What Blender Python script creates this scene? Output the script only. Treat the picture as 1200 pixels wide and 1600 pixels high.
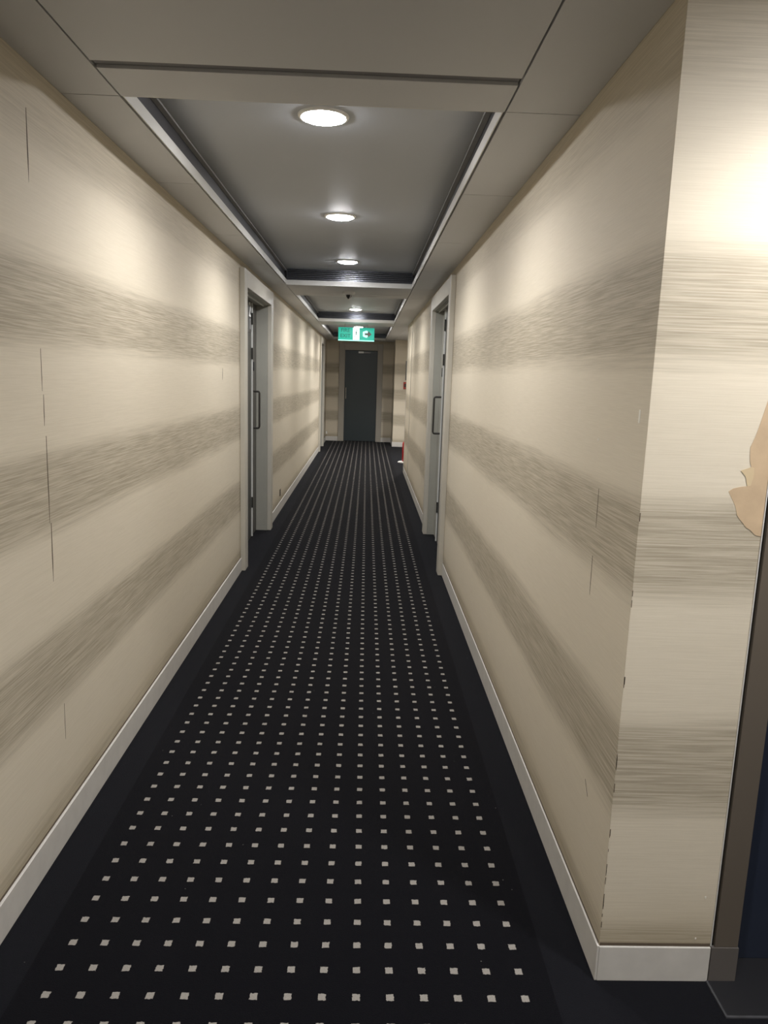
import bpy, bmesh, math, random
from mathutils import Matrix, Vector
random.seed(7)
S = bpy.context.scene
C = S.collection
for o in list(bpy.data.objects): bpy.data.objects.remove(o, do_unlink=True)

# ------------------------------------------------------------------ camera, exposure, lobby light
CAM_Z = 1.5
PITCH, YAW, ROLL, FPX = 0.179184, 0.028397, 0.031974, 1161.9
cy, sy, cp, sp = math.cos(YAW), math.sin(YAW), math.cos(PITCH), math.sin(PITCH)
F = Vector((sy*cp, cy*cp, -sp)); R0 = Vector((cy, -sy, 0)); U0 = R0.cross(F)
R = math.cos(ROLL)*R0 + math.sin(ROLL)*U0
U = -math.sin(ROLL)*R0 + math.cos(ROLL)*U0
cam = bpy.data.objects.new('camera', bpy.data.cameras.new('camera')); C.objects.link(cam)
cam.matrix_world = Matrix(((R.x, U.x, -F.x, 0), (R.y, U.y, -F.y, 0), (R.z, U.z, -F.z, CAM_Z), (0, 0, 0, 1)))
cam.data.sensor_fit = 'HORIZONTAL'; cam.data.sensor_width = 36; cam.data.lens = FPX/1200*36
cam.data.clip_start = 0.05
S.camera = cam
S.view_settings.view_transform = 'Standard'; S.view_settings.look = 'None'
S.view_settings.gamma = 1; S.view_settings.use_curve_mapping = False
S.view_settings.exposure = 1.92
w = bpy.data.worlds.new('world'); S.world = w; w.use_nodes = True
w.node_tree.nodes['Background'].inputs[0].default_value = (0, 0, 0, 1)
LAMP_W = 12.5          # corridor downlights
LAMP_COL = (1.0, 0.985, 0.98)
SPOT_DEG, SPOT_BLEND = 152, 0.55
LOBBY_W = 14.0

# ------------------------------------------------------------------ dimensions
XL, XR = -0.932, 0.628
CZ, TZ = 2.30, 2.44          # ceiling, tray ceiling
JX0, JX1 = -0.757, 0.397     # long joints
YE = 17.5                    # far wall
YN = 1.65                    # near facing wall
YB = -2.6
AX = 1.75                    # alcove depth
RECESSES = [(2.42, 7.03), (7.92, 11.5), (12.3, 16.8)]
LX = -0.185
D1 = (5.71, 7.12); D2 = (14.95, 16.0); CAS = 0.13; DH = 2.12; CT = 2.245

# ------------------------------------------------------------------ materials
def mat(name, col, rough=0.6, metal=0.0, noise=0.0, nscale=30, bump=0.0, spec=None, emit=None, estr=0):
    m = bpy.data.materials.new(name); m.use_nodes = True
    nt = m.node_tree; b = nt.nodes['Principled BSDF']
    b.inputs['Base Color'].default_value = (*col, 1); b.inputs['Roughness'].default_value = rough
    b.inputs['Metallic'].default_value = metal
    if spec is not None: b.inputs['Specular IOR Level'].default_value = spec
    if emit: b.inputs['Emission Color'].default_value = (*emit, 1); b.inputs['Emission Strength'].default_value = estr
    if noise or bump:
        g = nt.nodes.new('ShaderNodeNewGeometry'); n = nt.nodes.new('ShaderNodeTexNoise')
        n.inputs['Scale'].default_value = nscale; n.inputs['Detail'].default_value = 5
        nt.links.new(g.outputs['Position'], n.inputs['Vector'])
        if noise:
            r = nt.nodes.new('ShaderNodeMapRange'); r.inputs[3].default_value = 1-noise; r.inputs[4].default_value = 1+noise
            nt.links.new(n.outputs['Fac'], r.inputs[0])
            mx = nt.nodes.new('ShaderNodeVectorMath'); mx.operation = 'SCALE'; mx.inputs[0].default_value = col
            nt.links.new(r.outputs[0], mx.inputs['Scale']); nt.links.new(mx.outputs[0], b.inputs['Base Color'])
        if bump:
            bp = nt.nodes.new('ShaderNodeBump'); bp.inputs['Strength'].default_value = bump; bp.inputs['Distance'].default_value = 0.002
            nt.links.new(n.outputs['Fac'], bp.inputs['Height']); nt.links.new(bp.outputs[0], b.inputs['Normal'])
    return m

class NT:
    """tiny helper to write shader maths"""
    def __init__(s, m): s.nt = m.node_tree; s.N = s.nt.nodes; s.L = s.nt.links
    def put(s, sock, v):
        if isinstance(v, (int, float)): sock.default_value = v
        elif isinstance(v, tuple): sock.default_value = v
        else: s.L.new(v, sock)
    def m(s, op, a, b=0.0, c=None):
        n = s.N.new('ShaderNodeMath'); n.operation = op; s.put(n.inputs[0], a); s.put(n.inputs[1], b)
        if c is not None: s.put(n.inputs[2], c)
        return n.outputs[0]
    def ss(s, v, a, b, lo=0.0, hi=1.0):
        n = s.N.new('ShaderNodeMapRange'); n.interpolation_type = 'SMOOTHSTEP'
        s.put(n.inputs[0], v); s.put(n.inputs[1], a); s.put(n.inputs[2], b); s.put(n.inputs[3], lo); s.put(n.inputs[4], hi)
        return n.outputs[0]
    def noise(s, vec, detail=4, scale=1.0, rough=0.55):
        n = s.N.new('ShaderNodeTexNoise'); n.inputs['Scale'].default_value = scale; n.inputs['Detail'].default_value = detail
        n.inputs['Roughness'].default_value = rough
        s.L.new(vec, n.inputs['Vector']); return n.outputs['Fac']
    def vscale(s, vec, sc):
        n = s.N.new('ShaderNodeVectorMath'); n.operation = 'MULTIPLY'; s.L.new(vec, n.inputs[0]); n.inputs[1].default_value = sc
        return n.outputs[0]
    def mix(s, f, a, b):
        n = s.N.new('ShaderNodeMix'); n.data_type = 'RGBA'; s.put(n.inputs[0], f)
        for i, v in ((6, a), (7, b)):
            if isinstance(v, tuple): n.inputs[i].default_value = (*v, 1)
            else: s.L.new(v, n.inputs[i])
        return n.outputs[2]

def wallpaper():
    m = bpy.data.materials.new('grasscloth wallpaper'); m.use_nodes = True
    t = NT(m); b = t.N['Principled BSDF']
    g = t.N.new('ShaderNodeNewGeometry'); P = g.outputs['Position']
    sx = t.N.new('ShaderNodeSeparateXYZ'); t.L.new(P, sx.inputs[0]); z = sx.outputs[2]
    wob = t.noise(t.vscale(P, (0.9, 0.9, 3)), 3)
    zz = t.m('ADD', z, t.m('MULTIPLY', t.m('SUBTRACT', wob, 0.5), 0.05))
    streak = t.noise(t.vscale(P, (5.0, 5.0, 260)), 5, 1, 0.62)      # long dyed strands
    fine = t.noise(t.vscale(P, (8, 8, 620)), 3, 1, 0.6)
    strand2 = t.noise(t.vscale(P, (1.2, 1.2, 55)), 3, 1, 0.6)
    # dyed bands every 0.546 m, centre heights 0.04, 0.585, 1.13, 1.68, 2.22
    fr = t.m('FRACT', t.m('DIVIDE', t.m('ADD', zz, -0.04+0.273+5.46), 0.546))
    d = t.m('ABSOLUTE', t.m('MULTIPLY', t.m('SUBTRACT', fr, 0.5), 0.546))
    dd = t.m('ADD', d, t.m('MULTIPLY', t.m('SUBTRACT', strand2, 0.5), 0.075))
    band = t.m('MULTIPLY', t.ss(dd, 0.070, 0.160, 1.0, 0.0), t.ss(z, 1.95, 2.10, 1.0, 0.5))
    st = t.ss(streak, 0.30, 0.68)
    dark = t.m('MULTIPLY', band, t.m('ADD', 0.36, t.m('MULTIPLY', st, 0.56)))
    cream = t.mix(t.ss(fine, 0.3, 0.7), (0.624, 0.557, 0.437), (0.672, 0.603, 0.480))
    cream = t.mix(t.m('MULTIPLY', t.ss(streak, 0.5, 0.75), 0.13), cream, (0.50, 0.44, 0.335))
    col = t.mix(dark, cream, (0.325, 0.281, 0.205))
    # blotchy yellow-brown tint, strongest at the skirting and fading upward
    gr = t.m('MULTIPLY', t.ss(z, 0.10, 0.30, 1.0, 0.0), t.noise(t.vscale(P, (3, 3, 5)), 4))
    col = t.mix(t.m('MULTIPLY', gr, 0.35), col, (0.36, 0.27, 0.13))
    t.L.new(col, b.inputs['Base Color'])
    b.inputs['Roughness'].default_value = 0.62; b.inputs['Specular IOR Level'].default_value = 0.25
    bp = t.N.new('ShaderNodeBump'); bp.inputs['Strength'].default_value = 0.18; bp.inputs['Distance'].default_value = 0.001
    t.L.new(t.m('ADD', fine, streak), bp.inputs['Height']); t.L.new(bp.outputs[0], b.inputs['Normal'])
    return m

DX0, DY0, DPX, DPY = -0.7387, 1.5847, 0.08367, 0.08499
def carpet():
    m = bpy.data.materials.new('dotted carpet'); m.use_nodes = True
    t = NT(m); b = t.N['Principled BSDF']
    g = t.N.new('ShaderNodeNewGeometry'); P = g.outputs['Position']
    jag = t.N.new('ShaderNodeTexNoise'); jag.inputs['Scale'].default_value = 190; jag.inputs['Detail'].default_value = 2
    t.L.new(P, jag.inputs['Vector'])
    js = t.N.new('ShaderNodeSeparateXYZ'); t.L.new(jag.outputs['Color'], js.inputs[0])
    sx = t.N.new('ShaderNodeSeparateXYZ'); t.L.new(P, sx.inputs[0]); x, y = sx.outputs[0], sx.outputs[1]
    xj = t.m('ADD', x, t.m('MULTIPLY', t.m('SUBTRACT', js.outputs[0], 0.5), 0.006))
    yj = t.m('ADD', y, t.m('MULTIPLY', t.m('SUBTRACT', js.outputs[1], 0.5), 0.006))
    u = t.m('DIVIDE', t.m('SUBTRACT', xj, DX0), DPX); v = t.m('DIVIDE', t.m('SUBTRACT', yj, DY0), DPY)
    fu = t.m('ABSOLUTE', t.m('SUBTRACT', u, t.m('ROUND', u))); fv = t.m('ABSOLUTE', t.m('SUBTRACT', v, t.m('ROUND', v)))
    dot = t.m('MULTIPLY', t.m('LESS_THAN', fu, 0.113), t.m('LESS_THAN', fv, 0.116))
    inr = t.m('MULTIPLY', t.m('GREATER_THAN', u, -0.5), t.m('LESS_THAN', u, 14.5))
    dot = t.m('MULTIPLY', dot, inr)
    tuft = t.noise(t.vscale(P, (420, 420, 420)), 3)
    mott = t.noise(t.vscale(P, (2.5, 1.2, 1)), 4)
    uu = t.m('DIVIDE', t.m('SUBTRACT', x, DX0), DPX)
    border = t.m('SUBTRACT', 1.0, t.m('MULTIPLY', t.m('GREATER_THAN', uu, -0.9), t.m('LESS_THAN', uu, 14.9)))
    base = t.mix(tuft, (0.0012, 0.0013, 0.0022), (0.0055, 0.0055, 0.0080))
    bord = t.mix(tuft, (0.0032, 0.0034, 0.0048), (0.0100, 0.0104, 0.0138))
    col = t.mix(border, base, bord)
    lint = t.N.new('ShaderNodeTexVoronoi'); lint.inputs['Scale'].default_value = 16; t.L.new(P, lint.inputs['Vector'])
    lm = t.m('MULTIPLY', t.m('LESS_THAN', lint.outputs['Distance'], 0.028), t.m('GREATER_THAN', mott, 0.52))
    col = t.mix(lm, col, (0.14, 0.14, 0.13))
    dc = t.mix(tuft, (0.17, 0.158, 0.14), (0.40, 0.375, 0.34))
    col = t.mix(dot, col, dc)
    t.L.new(col, b.inputs['Base Color']); b.inputs['Roughness'].default_value = 1.0
    b.inputs['Specular IOR Level'].default_value = 0.05
    b.inputs['Sheen Weight'].default_value = 0.04; b.inputs['Sheen Roughness'].default_value = 0.5
    bp = t.N.new('ShaderNodeBump'); bp.inputs['Strength'].default_value = 0.5; bp.inputs['Distance'].default_value = 0.003
    t.L.new(tuft, bp.inputs['Height']); t.L.new(bp.outputs[0], b.inputs['Normal'])
    return m

WALL = wallpaper(); CARPET = carpet()
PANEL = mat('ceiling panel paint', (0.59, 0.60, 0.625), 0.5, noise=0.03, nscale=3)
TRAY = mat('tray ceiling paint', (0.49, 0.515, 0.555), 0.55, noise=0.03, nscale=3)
LIP = mat('pale metal lip', (0.62, 0.61, 0.58), 0.35)
VOID = mat('dark void', (0.02, 0.02, 0.02), 0.9)
GRILLE = mat('grille metal', (0.22, 0.23, 0.26), 0.26, metal=0.7)
BEADM = mat('tray bead grey', (0.30, 0.30, 0.30), 0.5)
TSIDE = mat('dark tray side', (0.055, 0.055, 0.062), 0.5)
SLOT = mat('grey slot strip', (0.15, 0.15, 0.165), 0.5)
BASEB = mat('skirting paint', (0.60, 0.575, 0.53), 0.45, noise=0.12, nscale=18, bump=0.1)
GAPB = mat('brown gap', (0.10, 0.075, 0.05), 0.8)
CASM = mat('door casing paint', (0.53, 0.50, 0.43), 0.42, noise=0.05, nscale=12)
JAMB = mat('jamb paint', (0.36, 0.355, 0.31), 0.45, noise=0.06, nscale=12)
LEAFM = mat('grey door leaf', (0.045, 0.046, 0.040), 0.5, noise=0.08, nscale=20)
LEAF2 = mat('brown grey door leaf', (0.085, 0.080, 0.070), 0.5, noise=0.1, nscale=20)
SEAL = mat('pale seal strip', (0.72, 0.73, 0.70), 0.35)
DARKMET = mat('dark handle metal', (0.10, 0.095, 0.09), 0.3, metal=0.8)
HINGE = mat('hinge metal', (0.06, 0.06, 0.055), 0.4, metal=0.6)
TEAL = mat('dark blue green door', (0.030, 0.042, 0.046), 0.4, noise=0.05, nscale=4)
FARCAS = mat('far door casing paint', (0.37, 0.34, 0.285), 0.45)
CHROME = mat('brushed steel', (0.6, 0.6, 0.58), 0.25, metal=1)
BRONZE = mat('bronze metal', (0.150, 0.126, 0.100), 0.38, metal=0.25, noise=0.05, nscale=6)
BRONZEP = mat('bronze plinth', (0.120, 0.108, 0.098), 0.5, metal=0.1)
BRSHADE = mat('bronze groove', (0.035, 0.032, 0.025), 0.5, metal=0.5)  # darker bronze, shade painted into the colour
NAVY = mat('navy lift door', (0.022, 0.028, 0.046), 0.28, metal=0.0, noise=0.25, nscale=2)
SILL = mat('dark sill', (0.005, 0.005, 0.007), 0.6)
SILLE = mat('worn sill edge', (0.05, 0.05, 0.055), 0.6, noise=0.6, nscale=40)
WHITE = mat('white plastic', (0.88, 0.88, 0.86), 0.4)
BEIGE = mat('beige plastic', (0.55, 0.5, 0.38), 0.5)
BLACK = mat('black plastic', (0.012, 0.012, 0.012), 0.3)
RED = mat('red enamel', (0.42, 0.012, 0.012), 0.3)
REDP = mat('red plastic', (0.35, 0.03, 0.015), 0.45)
TAN = mat('torn paper backing', (0.50, 0.37, 0.235), 0.9, noise=0.16, nscale=22, bump=0.5)
TANL = mat('pale torn paper edge', (0.56, 0.44, 0.27), 0.9)
WAX = mat('pale wax mark', (0.75, 0.72, 0.64), 0.5)
GREYP2 = mat('grey numeral', (0.3, 0.3, 0.3), 0.5)
GREYP = mat('grey panel', (0.16, 0.155, 0.14), 0.5)
DIFF = mat('lit diffuser', (0.9, 0.9, 0.9), 0.5, emit=(0.97, 0.965, 0.985), estr=46)
GREEN = mat('lit green sign', (0.02, 0.30, 0.22), 0.3, emit=(0.015, 0.32, 0.23), estr=0.30)
GREEND = mat('deep green lettering', (0.01, 0.09, 0.07), 0.5, emit=(0.005, 0.10, 0.075), estr=0.3)
SIGNW = mat('lit white sign', (0.8, 0.85, 0.82), 0.3, emit=(0.75, 1.0, 0.93), estr=1.0)
SIGNM = mat('lit mint sign', (0.3, 0.7, 0.6), 0.3, emit=(0.25, 0.75, 0.6), estr=0.6)
ARROWM = mat('grey arrow', (0.22, 0.2, 0.2), 0.5)
MAN = mat('green figure', (0.12, 0.30, 0.24), 0.5)

# ------------------------------------------------------------------ helpers
class MB:
    def __init__(s): s.b = bmesh.new()
    def box(s, x0, y0, z0, x1, y1, z1):
        xs, ys, zs = sorted((x0, x1)), sorted((y0, y1)), sorted((z0, z1))
        v = [s.b.verts.new((xs[i], ys[j], zs[k])) for i in (0, 1) for j in (0, 1) for k in (0, 1)]
        for f in ((0, 1, 3, 2), (4, 6, 7, 5), (0, 4, 5, 1), (2, 3, 7, 6), (0, 2, 6, 4), (1, 5, 7, 3)):
            s.b.faces.new([v[i] for i in f])
        return s
    def prism(s, pts, d):          # pts: planar loop, d: extrusion vector
        d = Vector(d); a = [s.b.verts.new(p) for p in pts]; c = [s.b.verts.new(Vector(p)+d) for p in pts]
        s.b.faces.new(a); s.b.faces.new(c[::-1]); n = len(pts)
        for i in range(n): s.b.faces.new((a[i], c[i], c[(i+1) % n], a[(i+1) % n]))
        return s
    def lathe(s, prof, c, n=40):   # prof: (r, z) pairs about vertical axis at c
        rings = []
        for r, z in prof:
            if r < 1e-6: rings.append([s.b.verts.new((c[0], c[1], c[2]+z))])
            else: rings.append([s.b.verts.new((c[0]+r*math.cos(2*math.pi*i/n), c[1]+r*math.sin(2*math.pi*i/n), c[2]+z)) for i in range(n)])
        for A, B in zip(rings, rings[1:]):
            for i in range(n):
                j = (i+1) % n
                if len(A) == 1 and len(B) == 1: continue
                if len(A) == 1: s.b.faces.new((A[0], B[j], B[i]))
                elif len(B) == 1: s.b.faces.new((A[i], A[j], B[0]))
                else: s.b.faces.new((A[i], A[j], B[j], B[i]))
        return s
    def tube(s, path, r, n=12):
        path = [Vector(p) for p in path]; rings = []
        for i, p in enumerate(path):
            t = (path[min(i+1, len(path)-1)] - path[max(i-1, 0)]).normalized()
            a = t.cross(Vector((0, 0, 1)) if abs(t.z) < 0.9 else Vector((0, 1, 0))).normalized(); b = t.cross(a)
            rings.append([s.b.verts.new(p + r*(math.cos(2*math.pi*k/n)*a + math.sin(2*math.pi*k/n)*b)) for k in range(n)])
        for A, B in zip(rings, rings[1:]):
            for i in range(n): s.b.faces.new((A[i], A[(i+1) % n], B[(i+1) % n], B[i]))
        s.b.faces.new(rings[0][::-1]); s.b.faces.new(rings[-1])
        return s
    def build(s, name, m, parent=None, bevel=0, smooth=False):
        bmesh.ops.recalc_face_normals(s.b, faces=s.b.faces)
        me = bpy.data.meshes.new(name); s.b.to_mesh(me); s.b.free()
        me.materials.append(m)
        o = bpy.data.objects.new(name, me); C.objects.link(o)
        if smooth:
            for p in me.polygons: p.use_smooth = True
            md = o.modifiers.new('edge', 'EDGE_SPLIT'); md.split_angle = math.radians(40)
        if bevel:
            md = o.modifiers.new('bevel', 'BEVEL'); md.width = bevel; md.segments = 2; md.limit_method = 'ANGLE'
        if parent:
            o.parent = parent; o.matrix_parent_inverse = Matrix.Translation(-Vector(parent.location))
        return o

def empty(name, loc):
    o = bpy.data.objects.new(name, None); C.objects.link(o); o.location = loc; o.empty_display_size = 0.1
    return o
def tag(o, label, cat=None, group=None, kind=None):
    if label: o['label'] = label
    if cat: o['category'] = cat
    if group: o['group'] = group
    if kind: o['kind'] = kind
    return o
def text(name, body, size, m, parent, mw, sx=1.0):
    cu = bpy.data.curves.new(name, 'FONT'); cu.body = body; cu.size = size; cu.extrude = 0.0008
    cu.align_x = 'CENTER'; cu.align_y = 'CENTER'; cu.offset = size*0.012
    tmp = bpy.data.objects.new('tmp_text', cu); C.objects.link(tmp)
    bpy.context.view_layer.update()
    me = bpy.data.meshes.new_from_object(tmp.evaluated_get(bpy.context.evaluated_depsgraph_get()))
    bpy.data.objects.remove(tmp)
    me.transform(mw @ Matrix.Diagonal((sx, 1, 1, 1))); me.materials.clear(); me.materials.append(m)
    o = bpy.data.objects.new(name, me); C.objects.link(o)
    if parent: o.parent = parent; o.matrix_parent_inverse = Matrix.Translation(-Vector(parent.location))
    return o

# ------------------------------------------------------------------ setting: floor and walls
tag(MB().box(-1.2, YB, -0.06, 2.7, YE+0.1, 0).build('floor', CARPET), 'black corridor carpet runner with rows of small cream square dots and plain charcoal borders', 'carpet floor', kind='structure')
TH = 0.22
def wall(name, boxes, label):
    mb = MB()
    for b in boxes: mb.box(*b)
    return tag(mb.build(name, WALL), label, 'wall', kind='structure')
TOP = 2.62
LW = wall('wall_left', [(XL-TH, YB, 0, XL, D1[0]-0.02, TOP), (XL-TH, D1[0]-0.02, DH+0.02, XL, D1[1]+0.02, TOP),
                   (XL-TH, D1[1]+0.02, 0, XL, D2[0]-0.02, TOP), (XL-TH, D2[0]-0.02, DH+0.02, XL, D2[1]+0.02, TOP),
                   (XL-TH, D2[1]+0.02, 0, XL, YE, TOP)], 'long left corridor wall papered in cream with brown streaked bands')
RW = wall('wall_right', [(XR, YN, 0, XR+TH, D1[0]-0.02, TOP), (XR, D1[0]-0.02, DH+0.02, XR+TH, D1[1]+0.02, TOP),
                    (XR, D1[1]+0.02, 0, XR+TH, 11.9, TOP)], 'long right corridor wall papered in cream with brown streaked bands')
FW = wall('wall_front', [(XR+TH, YN, 0, 0.914, YN+TH, TOP), (XR+0.0005, YN-0.0006, 0, XR+TH, YN, TOP), (0.914, YN, 2.16, 2.6, YN+TH, TOP), (2.25, YN, 0, 2.6, YN+TH, 2.16)],
     'short brightly lit cream wallpapered wall turning the near right corner')
wall('wall_far', [(XL-TH, YE, 0, -0.645, YE+0.1, TOP), (0.362, YE, 0, 0.60, YE+0.1, TOP), (-0.645, YE, CT+0.0, 0.362, YE+0.1, TOP)], 'dim papered wall at the far end around the dark door')
wall('wall_alcove', [(0.60, 16.4, 0, AX, YE+0.1, TOP)], 'pale lit wall piece jutting out right of the far door')
wall('wall_alcove_side', [(AX, 11.8, 0, AX+0.1, YE+0.1, TOP), (XR+TH, 11.7, 0, AX, 11.9, TOP)], 'side walls of the passage opening on the right')
wall('wall_lobby', [(2.6, YB, 0, 2.7, YN+TH, TOP), (XL-TH, YB-0.1, 0, 2.7, YB, TOP)], 'walls of the lobby behind the camera')

# skirtings
def skirting(name, boxes, label, gaps=()):
    mb = MB()
    for b in boxes: mb.box(*b)
    o = tag(mb.build(name, BASEB, bevel=0.0015), label, 'baseboard', kind='structure')
    if gaps:
        g = MB()
        for b in gaps: g.box(*b)
        g.build('shadow_gap', GAPB, o)
    return o
T = 0.010; HB = 0.104
yl = [(YB, D1[0]-CAS), (D1[1]+CAS, D2[0]-CAS), (D2[1]+CAS, YE)]
skirting('baseboard_left', [(XL, a, 0, XL+T, b, HB) for a, b in yl], 'off-white skirting along the left wall', [(XL, a, HB, XL+0.002, b, HB+0.006) for a, b in yl])
yr = [(YN-0.006, D1[0]-CAS), (D1[1]+CAS, 11.9)]
skirting('baseboard_right', [(XR-0.006, a, 0, XR, b, HB-0.004) for a, b in yr], 'off-white skirting along the right wall', [(XR-0.001, a+0.01, HB-0.004, XR, b, HB+0.002) for a, b in yr])
skirting('baseboard_front', [(XR, YN-0.007, 0, 0.914, YN-0.0006, 0.098)], 'scuffed white skirting under the near right wall', [(XR+0.002, YN-0.0022, 0.098, 0.912, YN-0.0006, 0.106)])
skirting('baseboard_far', [(XL, YE-T, 0, -0.645, YE, HB), (0.362, YE-T, 0, 0.60, YE, HB)], 'skirting either side of the far door')
skirting('baseboard_alcove', [(0.60, 16.4-T, 0, AX, 16.4, HB), (0.60-T, 16.4-T, 0, 0.60, YE-T, HB)], 'pale skirting on the jutting wall piece')

# ------------------------------------------------------------------ ceiling
ceil = tag(empty('ceiling', (LX, 2, CZ)), 'grey panelled corridor ceiling with three recessed trays', 'ceiling', kind='structure')
sidej = [YB, -1.2, 0.2, 2.42, 3.45, 4.65, 5.85, 7.03, 7.92, 9.1, 10.3, 11.5, 12.3, 13.4, 14.5, 15.6, 16.8, YE]
G = 0.0026
for x0, x1 in ((XL+0.001, JX0-0.003), (JX1+0.003, XR-0.001)):
    mb = MB()
    for a, b in zip(sidej, sidej[1:]):
        mb.box(x0, a+G, CZ, x1, b-G, CZ+0.02)
    mb.build('side_panel', PANEL, ceil)
mb = MB()
mb.box(JX0+0.003, YB, CZ, JX1-0.003, 2.163, CZ+0.02)
for a, b in ((2.213, 2.42), (7.03, 7.10), (7.105, 7.68), (7.685, 7.92), (11.5, 11.62), (11.625, 12.18), (12.185, 12.3), (16.8, YE)):
    mb.box(JX0+0.003, a, CZ, JX1-0.003, b, CZ+0.02)
mb.build('centre_panel', PANEL, ceil)
MB().box(JX0+0.003, 2.168, CZ+0.008, JX1-0.003, 2.209, CZ+0.02).build('slot_strip', SLOT, ceil)
mb = MB()   # dark backing over all joints
mb.box(XL-TH, YB, CZ+0.03, JX0-0.001, YE, CZ+0.05); mb.box(JX1+0.001, YB, CZ+0.03, XR+TH, YE, CZ+0.05)
for a, b in ((YB, 2.41), (7.04, 7.91), (11.51, 12.29), (16.81, YE)): mb.box(JX0-0.001, a, CZ+0.03, JX1+0.001, b, CZ+0.05)
mb.build('backing', VOID, ceil)
MB().box(XR, YB, CZ, 2.6, YN, CZ+0.02).build('lobby_panel', PANEL, ceil)
MB().box(XR, 11.9, CZ, AX, YE, CZ+0.02).build('passage_panel', PANEL, ceil)
for i, (a, b) in enumerate(RECESSES):
    x0, x1 = JX0+0.006, JX1-0.006
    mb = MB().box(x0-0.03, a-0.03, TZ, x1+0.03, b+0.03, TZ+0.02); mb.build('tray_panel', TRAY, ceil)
    mb = MB()      # bright lip round the tray opening
    mb.box(x0, a, CZ, x0+0.004, b, CZ+0.042); mb.box(x1-0.004, a, CZ, x1, b, CZ+0.042)
    mb.box(x0+0.004, a, CZ, x1-0.004, a+0.004, CZ+0.042); mb.box(x0+0.004, b-0.004, CZ, x1-0.004, b, CZ+0.042)
    mb.build('tray_lip', LIP, ceil)
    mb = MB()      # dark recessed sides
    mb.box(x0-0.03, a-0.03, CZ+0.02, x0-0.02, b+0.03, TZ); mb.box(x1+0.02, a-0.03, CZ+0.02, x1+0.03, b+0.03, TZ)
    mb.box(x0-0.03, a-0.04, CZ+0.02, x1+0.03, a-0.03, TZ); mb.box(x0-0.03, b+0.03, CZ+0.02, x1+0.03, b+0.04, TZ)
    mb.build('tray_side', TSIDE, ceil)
    mb = MB()      # slim shadow-line bead along both sides
    mb.box(x0-0.018, a, TZ-0.022, x0+0.003, b, TZ-0.014); mb.box(x1-0.003, a, TZ-0.022, x1+0.018, b, TZ-0.014)
    mb.build('tray_bead', BEADM, ceil)
names = ['long slatted grey air grille closing the far end of the nearest ceiling tray',
         'slatted air grille closing the far end of the second ceiling tray, above the exit sign',
         'farthest slatted air grille, at the end of the last ceiling tray']
for i, (a, b) in enumerate(RECESSES):
    x0, x1 = JX0+0.012, JX1-0.012
    gr = tag(empty('air_grille', (LX, b, CZ+0.05)), names[i], 'air grille', 'slatted grilles in the ceiling trays')
    MB().box(x0, b-0.004, CZ+0.044, x1, b+0.022, CZ+0.048).box(x0, b-0.004, TZ-0.006, x1, b+0.022, TZ-0.001)\
        .box(x0-0.004, b-0.004, CZ+0.044, x0, b+0.022, TZ-0.001).box(x1, b-0.004, CZ+0.044, x1+0.004, b+0.022, TZ-0.001).build('grille_frame', GRILLE, gr)
    mb = MB()
    for k in range(5):
        z = CZ+0.057+k*0.0165
        mb.prism([(x0, b+0.001, z), (x0, b+0.001, z+0.004), (x0, b+0.018, z+0.013), (x0, b+0.018, z+0.009)], (x1-x0, 0, 0))
    mb.build('slats', GRILLE, gr)

# ------------------------------------------------------------------ downlights
LAMPS = [(LX, 2.96, TZ, 'largest round white ceiling downlight, nearest the camera'),
         (LX, 4.70, TZ, 'second round white ceiling downlight, in the middle of the near tray'),
         (LX, 6.47, TZ, 'third round ceiling downlight, just before the slatted grille'),
         (LX, 10.92, TZ, 'fourth lit round downlight, beyond the smoke detector'),
         (LX, 14.75, TZ, 'farthest lit round downlight, half hidden behind the green exit sign'),
         (LX, 8.75, TZ, 'downlight inside the second tray, hidden by the beam with the smoke detector'),
         (LX, 12.85, TZ, 'downlight at the near end of the last tray, hidden above the exit sign')]
def lamp_light(x, y, z, watt):
    li = bpy.data.lights.new('downlight_beam', 'SPOT'); li.energy = watt; li.color = LAMP_COL
    li.spot_size = math.radians(SPOT_DEG); li.spot_blend = SPOT_BLEND; li.shadow_soft_size = 0.05
    return li
def downlight(x, y, z, label, watt, group='round ceiling downlights'):
    t = tag(empty('downlight', (x, y, z)), label, 'ceiling light', group)
    MB().lathe([(0.079, 0), (0.079, -0.006), (0.084, -0.009), (0.093, -0.006), (0.095, 0)], (x, y, z), 48).build('trim_ring', WHITE, t, smooth=True)
    MB().lathe([(0, -0.020), (0.040, -0.0185), (0.065, -0.0145), (0.0765, -0.009), (0.0785, -0.003), (0.0785, -0.001), (0, -0.001)], (x, y, z), 48).build('diffuser', DIFF, t)
    l = bpy.data.objects.new('downlight_beam', lamp_light(x, y, z, watt)); C.objects.link(l)
    l.parent = t; l.location = (0, 0, -0.03)
    return t
for x, y, z, lab in LAMPS: downlight(x, y, z, lab, LAMP_W)
downlight(1.05, 13.9, CZ, 'downlight over the side passage on the right, out of sight', LAMP_W*5.0, 'unseen downlights')
downlight(1.10, 1.14, CZ, 'lobby downlight above and behind the camera near the lift', LOBBY_W, 'unseen downlights')
downlight(LX, 0.35, CZ, 'lobby downlight straight above the camera', LOBBY_W*0.8, 'unseen downlights')
downlight(1.02, -1.1, CZ, 'lobby downlight behind the camera on the right', LOBBY_W, 'unseen downlights')

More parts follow.
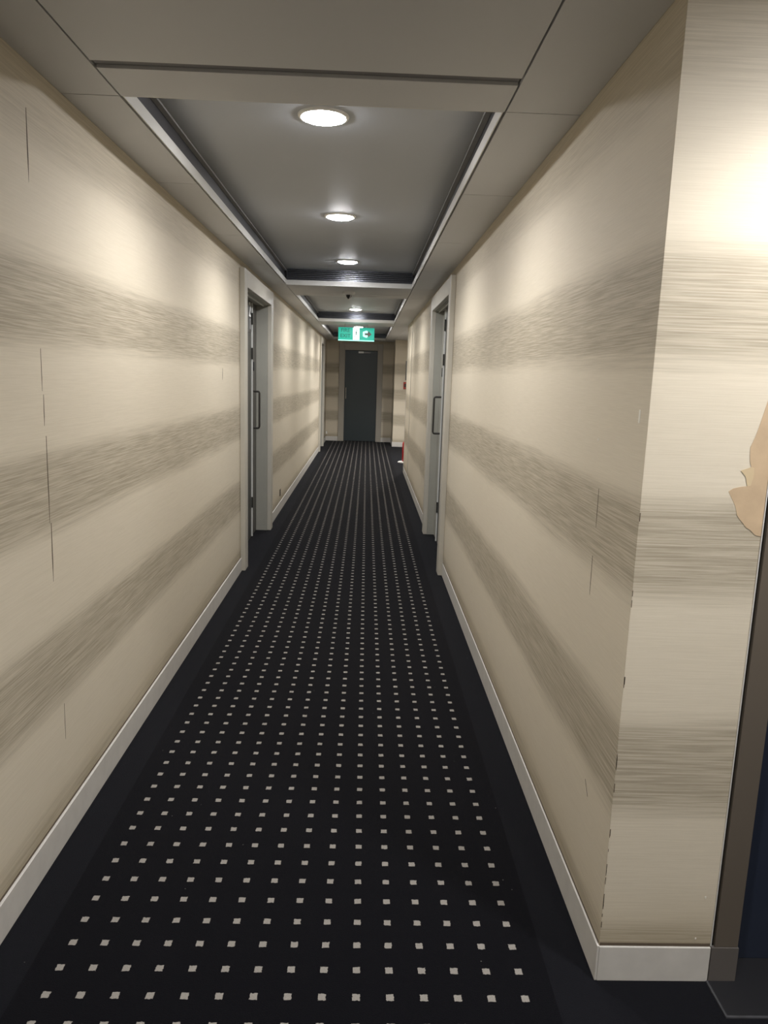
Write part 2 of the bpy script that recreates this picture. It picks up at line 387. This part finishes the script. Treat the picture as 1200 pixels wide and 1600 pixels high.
# smoke detector under the first beam
sd = tag(empty('smoke_detector', (-0.197, 7.44, CZ)), 'small round white smoke detector with dark tip on the first ceiling beam', 'smoke detector')
MB().lathe([(0, 0), (0.058, 0), (0.060, -0.014), (0.056, -0.022), (0.034, -0.030), (0, -0.030)], (-0.197, 7.44, CZ)).build('base', WHITE, sd, smooth=True)
MB().lathe([(0.026, -0.030), (0.026, -0.046), (0.014, -0.064), (0, -0.068)], (-0.197, 7.44, CZ)).build('sensor_head', BLACK, sd, smooth=True)
mb = MB()
for k in range(4):
    a = k*math.pi/2+0.6; c, s_ = math.cos(a), math.sin(a)
    mb.tube([(-0.197+0.033*c, 7.44+0.033*s_, CZ-0.029), (-0.197+0.029*c, 7.44+0.029*s_, CZ-0.050), (-0.197+0.004*c, 7.44+0.004*s_, CZ-0.075)], 0.0035, 8)
mb.build('guard_ribs', WHITE, sd)

# ------------------------------------------------------------------ doors in the side walls
def side_door(name, side, y0, y1, label, face, digits=False, handle=True):
    """side -1: left wall (face normal +x), +1: right wall"""
    s = side; X = face                                   # wall face
    def bx(mb, d0, a, z0, d1, b, z1): mb.box(X+s*d0, a, z0, X+s*d1, b, z1)   # d>0 goes into the wall
    t = tag(empty(name, (X, (y0+y1)/2, 0)), label, 'door', kind='structure')
    mb = MB(); P_ = -0.037
    bx(mb, P_, y0-CAS, 0, 0, y0, CT); bx(mb, P_, y1, 0, 0, y1+CAS, CT); bx(mb, P_, y0, DH, 0, y1, CT)
    mb.build('casing', CASM, t, bevel=0.003)
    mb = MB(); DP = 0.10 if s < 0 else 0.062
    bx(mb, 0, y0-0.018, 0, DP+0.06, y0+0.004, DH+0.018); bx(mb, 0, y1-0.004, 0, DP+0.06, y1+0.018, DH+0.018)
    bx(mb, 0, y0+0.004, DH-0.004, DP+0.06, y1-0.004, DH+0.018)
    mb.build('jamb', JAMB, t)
    st = MB()
    bx(st, DP*0.35, y0+0.004, DH-0.014, DP*0.35+0.008, y1-0.004, DH-0.004)
    st.build('stop_bead', SEAL, t)
    ysplit = y1-0.34 if s < 0 else y1-0.35
    lf = MB(); bx(lf, DP, y0+0.007, 0.006, DP+0.045, ysplit-0.003, DH-0.007)
    lf.build('door_leaf', LEAFM, t)
    lf = MB(); bx(lf, DP+0.004, ysplit+0.012, 0.006, DP+0.045, y1-0.007, DH-0.007)
    l2 = lf.build('side_leaf', LEAF2 if s < 0 else JAMB, t)
    sl = MB(); bx(sl, DP-0.012, ysplit-0.003, 0.012, DP+0.03, ysplit+0.012, DH-0.014)
    sl.build('seal_strip', SEAL, t)
    for z in (0.28, 1.92, 1.62) if handle else ():
        h = MB(); bx(h, DP-0.0145, ysplit-0.006, z, DP-0.002, ysplit+0.014, z+0.10); h.build('hinge', HINGE, t)
    if handle:
        yh = y1-0.19 if s < 0 else y1-0.20
        pr = 0.052 if s < 0 else 0.064; z0, z1 = 1.00, 1.335
        xo, xi = X+s*(DP-pr), X+s*(DP+0.006)
        pth = [(xi, yh, z1), (xo+s*0.014, yh, z1), (xo+s*0.004, yh, z1-0.004), (xo, yh, z1-0.014), (xo, yh, z0+0.014), (xo+s*0.004, yh, z0+0.004), (xo+s*0.014, yh, z0), (xi, yh, z0)]
        MB().tube(pth, 0.009, 12).build('door_handle', DARKMET, t, smooth=True)
        k = MB(); bx(k, DP-0.006, yh-0.02, 1.52, DP+0.004, yh+0.02, 1.60); k.build('lock_case', BLACK, t)
    if digits:
        pl = MB(); bx(pl, DP-0.003, 6.50, 1.85, DP, 6.768, 2.105); plate = pl.build('number_plate', BLACK, t)
        M = Matrix.Translation((X+s*(DP-0.004), 6.675, 2.035)) @ Matrix.Rotation(math.radians(90), 4, 'Z') @ Matrix.Rotation(math.radians(90), 4, 'X')
        text('number_plate_digit', '2', 0.17, WHITE, t, M, 1.3)
        M = Matrix.Translation((X+s*(DP-0.004), 6.69, 1.915)) @ Matrix.Rotation(math.radians(90), 4, 'Z') @ Matrix.Rotation(math.radians(90), 4, 'X')
        text('number_plate_digit', '0', 0.13, GREYP2, t, M, 1.3)
    return t
side_door('door_1', -1, D1[0], D1[1], 'grey double door with number plate and bar handle in the left wall, nearer one', XL, digits=True)
side_door('door_2', 1, D1[0], D1[1], 'grey double door with bar handle set in the right wall', XR)
side_door('door_3', -1, D2[0], D2[1], 'far door in the left wall beside the end of the corridor', XL, handle=False)

# far end door
t = tag(empty('door_4', (-0.14, YE, 0)), 'tall dark blue-green door closing the far end of the corridor', 'door', kind='structure')
MB().box(-0.645, YE-0.03, 0, -0.512, YE+0.1, CT).box(0.237, YE-0.03, 0, 0.362, YE+0.1, CT).box(-0.512, YE-0.03, 2.09, 0.237, YE+0.1, CT).build('casing', FARCAS, t, bevel=0.003)
MB().box(-0.510, YE+0.02, 0.008, 0.235, YE+0.065, 2.085).build('door_leaf', TEAL, t)
MB().tube([(-0.478, YE+0.022, 1.24), (-0.478, YE-0.03, 1.24), (-0.478, YE-0.03, 0.98), (-0.478, YE+0.022, 0.98)], 0.009).build('door_handle', CHROME, t, smooth=True)
dc = MB().box(-0.205, YE-0.035, 2.025, 0.075, YE+0.02, 2.065).build('door_closer', DARKMET, t, bevel=0.004)
MB().box(-0.205, YE-0.040, 2.025, -0.085, YE-0.0352, 2.065).build('closer_cover', SEAL, dc)

# slim corner trims on the right wall before the passage
tag(MB().box(XR-0.006, 10.72, 0.10, XR, 10.76, CZ).build('trim_1', CASM), 'slim vertical cover strip on the far right wall', 'trim', kind='structure')
tag(MB().box(XR-0.005, 11.88, 0.10, XR+0.02, 11.905, CZ).build('trim_2', CASM), 'corner bead where the right wall ends', 'trim', kind='structure')

# ------------------------------------------------------------------ lift entrance on the near right
t = tag(empty('elevator_entrance', (1.5, YN, 0)), 'bronze framed dark blue lift doorway at the right edge', 'lift door', kind='structure')
mb = MB().box(0.9245, YN-0.004, 0.098, 0.985, YN+0.14, 2.16); mb.build('jamb', BRONZE, t, bevel=0.002)
MB().box(0.914, YN+0.006, 0.0, 0.9245, YN+0.14, 2.16).build('groove_shade', BRSHADE, t)  # recessed strip coloured dark for the shade along the jamb's left side
MB().box(0.916, YN-0.007, 0, 0.986, YN+0.004, 0.0978).build('jamb_plinth', BRONZEP, t)
MB().box(0.914, YN-0.003, 0.1, 0.9162, YN+0.006, 2.16).build('edge_bead', LIP, t)
MB().box(0.985, YN+0.07, 0.004, 2.18, YN+0.11, 2.14).build('lift_leaf', NAVY, t)
MB().box(2.18, YN-0.004, 0, 2.25, YN+0.14, 2.16).build('jamb', BRONZE, t)
MB().box(0.985, YN-0.004, 2.10, 2.18, YN+0.14, 2.16).build('head', BRONZE, t)
MB().box(0.9155, 1.537, 0.0, 2.25, YN-0.0075, 0.003).box(0.987, YN-0.0075, 0, 2.18, YN+0.12, 0.003).build('sill', SILL, t)
MB().box(0.910, 1.531, 0, 0.9155, YN-0.0075, 0.0036).box(0.9155, 1.531, 0, 2.25, 1.537, 0.0036).build('sill_edge', SILLE, t)

# ------------------------------------------------------------------ exit sign
SY = 11.9
t = tag(empty('exit_sign', (-0.182, SY, CZ)), 'lit green FIRE EXIT sign with running figure and right arrow under the ceiling', 'exit sign')
sx0, sx1, sz0, sz1 = -0.462, 0.098, 2.055, 2.245
MB().box(sx0, SY-0.012, sz0, sx1, SY+0.012, sz1).build('sign_panel', GREEN, t, bevel=0.003)
MB().box(sx0, SY-0.016, sz0-0.012, sx1, SY+0.016, sz0).build('bottom_rail', SIGNM, t)
for x in (-0.36, -0.004): MB().tube([(x, SY, sz1-0.01), (x, SY, CZ)], 0.006).build('hanging_rod', CHROME, t)
RX = Matrix.Rotation(math.radians(90), 4, 'X')
text('lettering', 'FIRE', 0.078, GREEND, t, Matrix.Translation((-0.352, SY-0.0135, 2.197)) @ RX, 1.0)
text('lettering', 'EXIT', 0.078, GREEND, t, Matrix.Translation((-0.352, SY-0.0135, 2.115)) @ RX, 1.0)
MB().box(-0.232, SY-0.0135, sz0+0.006, -0.135, SY-0.012, sz1-0.002).build('white_field', SIGNW, t)
mb = MB()   # running figure
def limb(pts, r):
    for a, b in zip(pts, pts[1:]):
        a, b = Vector((a[0], 0, a[1])), Vector((b[0], 0, b[1])); d = (b-a).normalized(); n = Vector((-d.z, 0, d.x))*r
        o_ = Vector((-0.184, SY-0.0155, 2.15))
        mb.prism([o_+a+n, o_+b+n, o_+b-n, o_+a-n], (0, 0.0018, 0))
mb.prism([(-0.174+0.011*math.cos(k*math.pi/8), SY-0.0155, 2.205+0.011*math.sin(k*math.pi/8)) for k in range(16)], (0, 0.0018, 0))
limb([(0.004, 0.035), (-0.004, -0.008)], 0.010); limb([(0.004, 0.035), (0.026, 0.015), (0.036, 0.028)], 0.0042)
limb([(0.004, 0.035), (-0.022, 0.026), (-0.030, 0.004)], 0.0042); limb([(-0.004, -0.008), (0.020, -0.026), (0.012, -0.058)], 0.0055)
limb([(-0.004, -0.008), (-0.016, -0.036), (-0.038, -0.044)], 0.0055)
mb.build('running_figure', MAN, t)
cx, cz = -0.04+0.035, 2.150
MB().prism([(cx-0.075, SY-0.0135, cz-0.035), (cx-0.02, SY-0.0135, cz-0.055), (cx+0.02, SY-0.0135, cz-0.035), (cx+0.02, SY-0.0135, cz+0.035), (cx-0.02, SY-0.0135, cz+0.055), (cx-0.075, SY-0.0135, cz+0.035)], (0, 0.0015, 0)).build('arrow_glow_field', SIGNM, t)
MB().prism([(cx-0.045, SY-0.016, cz-0.016), (cx, SY-0.016, cz-0.016), (cx, SY-0.016, cz-0.052), (cx+0.062, SY-0.016, cz), (cx, SY-0.016, cz+0.052), (cx, SY-0.016, cz+0.016), (cx-0.045, SY-0.016, cz+0.016)], (0, 0.0022, 0)).build('arrow', ARROWM, t)

# ------------------------------------------------------------------ call point, panel, extinguisher, sockets
t = tag(empty('fire_call_point', (0.845, 16.4, 1.34)), 'small red fire alarm call point on the far jutting wall piece', 'call point')
MB().box(0.80, 16.365, 1.262, 0.885, 16.4, 1.412).build('case', REDP, t, bevel=0.004)
MB().box(0.818, 16.362, 1.30, 0.868, 16.365, 1.374).build('press_window', BLACK, t)
t = tag(MB().box(0.835, 16.385, 1.45, 0.90, 16.4, 1.86).build('wall_panel', GREYP, bevel=0.003), 'narrow dark grey panel above the red call point', 'wall panel')

ex = (0.728, 13.33, 0)
t = tag(empty('fire_extinguisher', ex), 'red fire extinguisher standing on the floor past the end of the right wall', 'fire extinguisher')
MB().lathe([(0, 0.022), (0.050, 0.022), (0.058, 0.032), (0.058, 0.33), (0.050, 0.362), (0.028, 0.382), (0.018, 0.388), (0, 0.388)], ex).build('cylinder', RED, t, smooth=True)
MB().lathe([(0, 0.386), (0.017, 0.386), (0.017, 0.415), (0, 0.415)], ex).build('valve', CHROME, t)
MB().prism([(0.70, 13.30, 0.412), (0.70, 13.30, 0.424), (0.80, 13.30, 0.452), (0.80, 13.30, 0.44)], (0, 0.05, 0)).build('lever', BLACK, t)
MB().tube([(0.745, 13.33, 0.40), (0.78, 13.33, 0.40), (0.805, 13.33, 0.36), (0.80, 13.33, 0.20), (0.795, 13.33, 0.12)], 0.009).build('hose', BLACK, t, smooth=True)
MB().box(0.71, 13.33-0.0595, 0.15, 0.746, 13.33-0.056, 0.25).build('instruction_label', WHITE, t)
t = tag(empty('extinguisher_stand', (0.70, 13.33, 0)), 'low white floor stand under the red fire extinguisher', 'stand')
MB().lathe([(0, 0), (0.108, 0), (0.110, 0.012), (0.092, 0.0205), (0, 0.0205)], (0.705, 13.33, 0.0005)).build('base_plate', WHITE, t, smooth=True)

t = tag(empty('wall_socket', (XL, 8.2, 0.2)), 'narrow dark brown socket low on the left wall beyond the first door', 'socket')
MB().box(XL, 8.165, 0.165, XL+0.006, 8.235, 0.24).build('face_plate', GAPB, t, bevel=0.001)
MB().box(XL+0.006, 8.185, 0.185, XL+0.008, 8.215, 0.22).build('switch_rocker', BLACK, t)
t = tag(empty('socket_box', (-0.91, YE, 0.2)), 'tiny beige socket box low on the far wall at its left corner', 'socket')
MB().box(-0.931, YE-0.03, 0.14, -0.885, YE, 0.24).build('case', BEIGE, t, bevel=0.003)
MB().box(-0.92, YE-0.032, 0.16, -0.896, YE-0.03, 0.22).build('face', WHITE, t)

# ------------------------------------------------------------------ wallpaper wear
def split_mark(parent, X, y, z0, z1, wd, side):
    e = 0.0006*side
    MB().prism([(X, y-wd/2, z0), (X, y+wd*0.3, z0+(z1-z0)*0.3), (X, y+wd/2, z1), (X, y+wd*0.1, z1+0.0), (X, y-wd*0.6, z0+(z1-z0)*0.45)], (e, 0, 0)).build('wallpaper_split', GAPB, parent)
for y, z0, z1, wd in ((2.203, 0.86, 1.04, 0.006), (2.198, 1.04, 1.30, 0.005), (2.194, 1.33, 1.42, 0.004), (2.190, 1.43, 1.55, 0.003), (2.172, 1.99, 2.18, 0.006), (2.235, 0.33, 0.45, 0.002), (4.91, 1.45, 1.525, 0.010)):
    split_mark(LW, XL, y, z0, z1, wd, 1)
for y, z0, z1, wd in ((1.952, 1.12, 1.225, 0.003), (1.958, 0.93, 1.04, 0.003)):
    split_mark(RW, XR, y, z0, z1, wd, -1)
# torn patch
YF = YN-0.0006
pts = [(0.9135, 1.56), (0.903, 1.523), (0.892, 1.477), (0.884, 1.44), (0.877, 1.410), (0.8735, 1.397), (0.869, 1.383), (0.8645, 1.372), (0.866, 1.352), (0.868, 1.338), (0.872, 1.327),
       (0.8705, 1.318), (0.868, 1.303), (0.8675, 1.283), (0.852, 1.281), (0.836, 1.277), (0.8265, 1.270), (0.831, 1.262), (0.838, 1.250), (0.844, 1.240), (0.849, 1.228), (0.852, 1.216), (0.859, 1.207),
       (0.868, 1.198), (0.876, 1.188), (0.887, 1.182), (0.900, 1.170), (0.9135, 1.168)]
MB().prism([(x, YF, z) for x, z in pts], (0, -0.0004, 0)).build('torn_patch', TAN, FW)
pe = [(0.872, 1.327), (0.861, 1.3225), (0.849, 1.318), (0.856, 1.311), (0.862, 1.304), (0.865, 1.292), (0.8675, 1.283), (0.8755, 1.284), (0.880, 1.305), (0.879, 1.325)]
MB().prism([(x, YF-0.0004, z) for x, z in pe], (0, -0.0003, 0)).build('torn_edge', TANL, FW)
# scuffs down the corner and wax spots
for k in range(26):
    z = random.choice([random.uniform(0.12, 0.62), random.uniform(0.12, 1.4)]); h = random.uniform(0.006, 0.035); wd = random.uniform(0.001, 0.0026)
    MB().box(XR+0.0006, YF-0.0003, z, XR+0.0006+wd, YF, z+h).build('corner_scuff', GAPB, FW)
for x, z, a, b in ((0.885, 0.235, 0.004, 0.006), (0.872, 0.118, 0.004, 0.005), (0.79, 1.98, 0.002, 0.003)):
    MB().box(x, YF-0.0012, z, x+a, YF, z+b).build('wax_spot', WAX if a < 0.01 else GAPB, FW, bevel=0.0008)
for y, z, a, b in ((1.70, 1.415, 0.010, 0.030), (1.99, 1.35, 0.006, 0.006)):
    MB().box(XR-0.0006, y, z, XR, y+a, z+b).build('pale_scratch', WAX, RW)
for y, z, a, b in ((1.83, 0.40, 0.03, 0.004),):
    MB().prism([(XR, y, z), (XR, y+a, z+0.035), (XR, y+a+0.002, z+0.033), (XR, y+0.003, z)], (-0.0004, 0, 0)).build('dark_scratch', GAPB, RW)
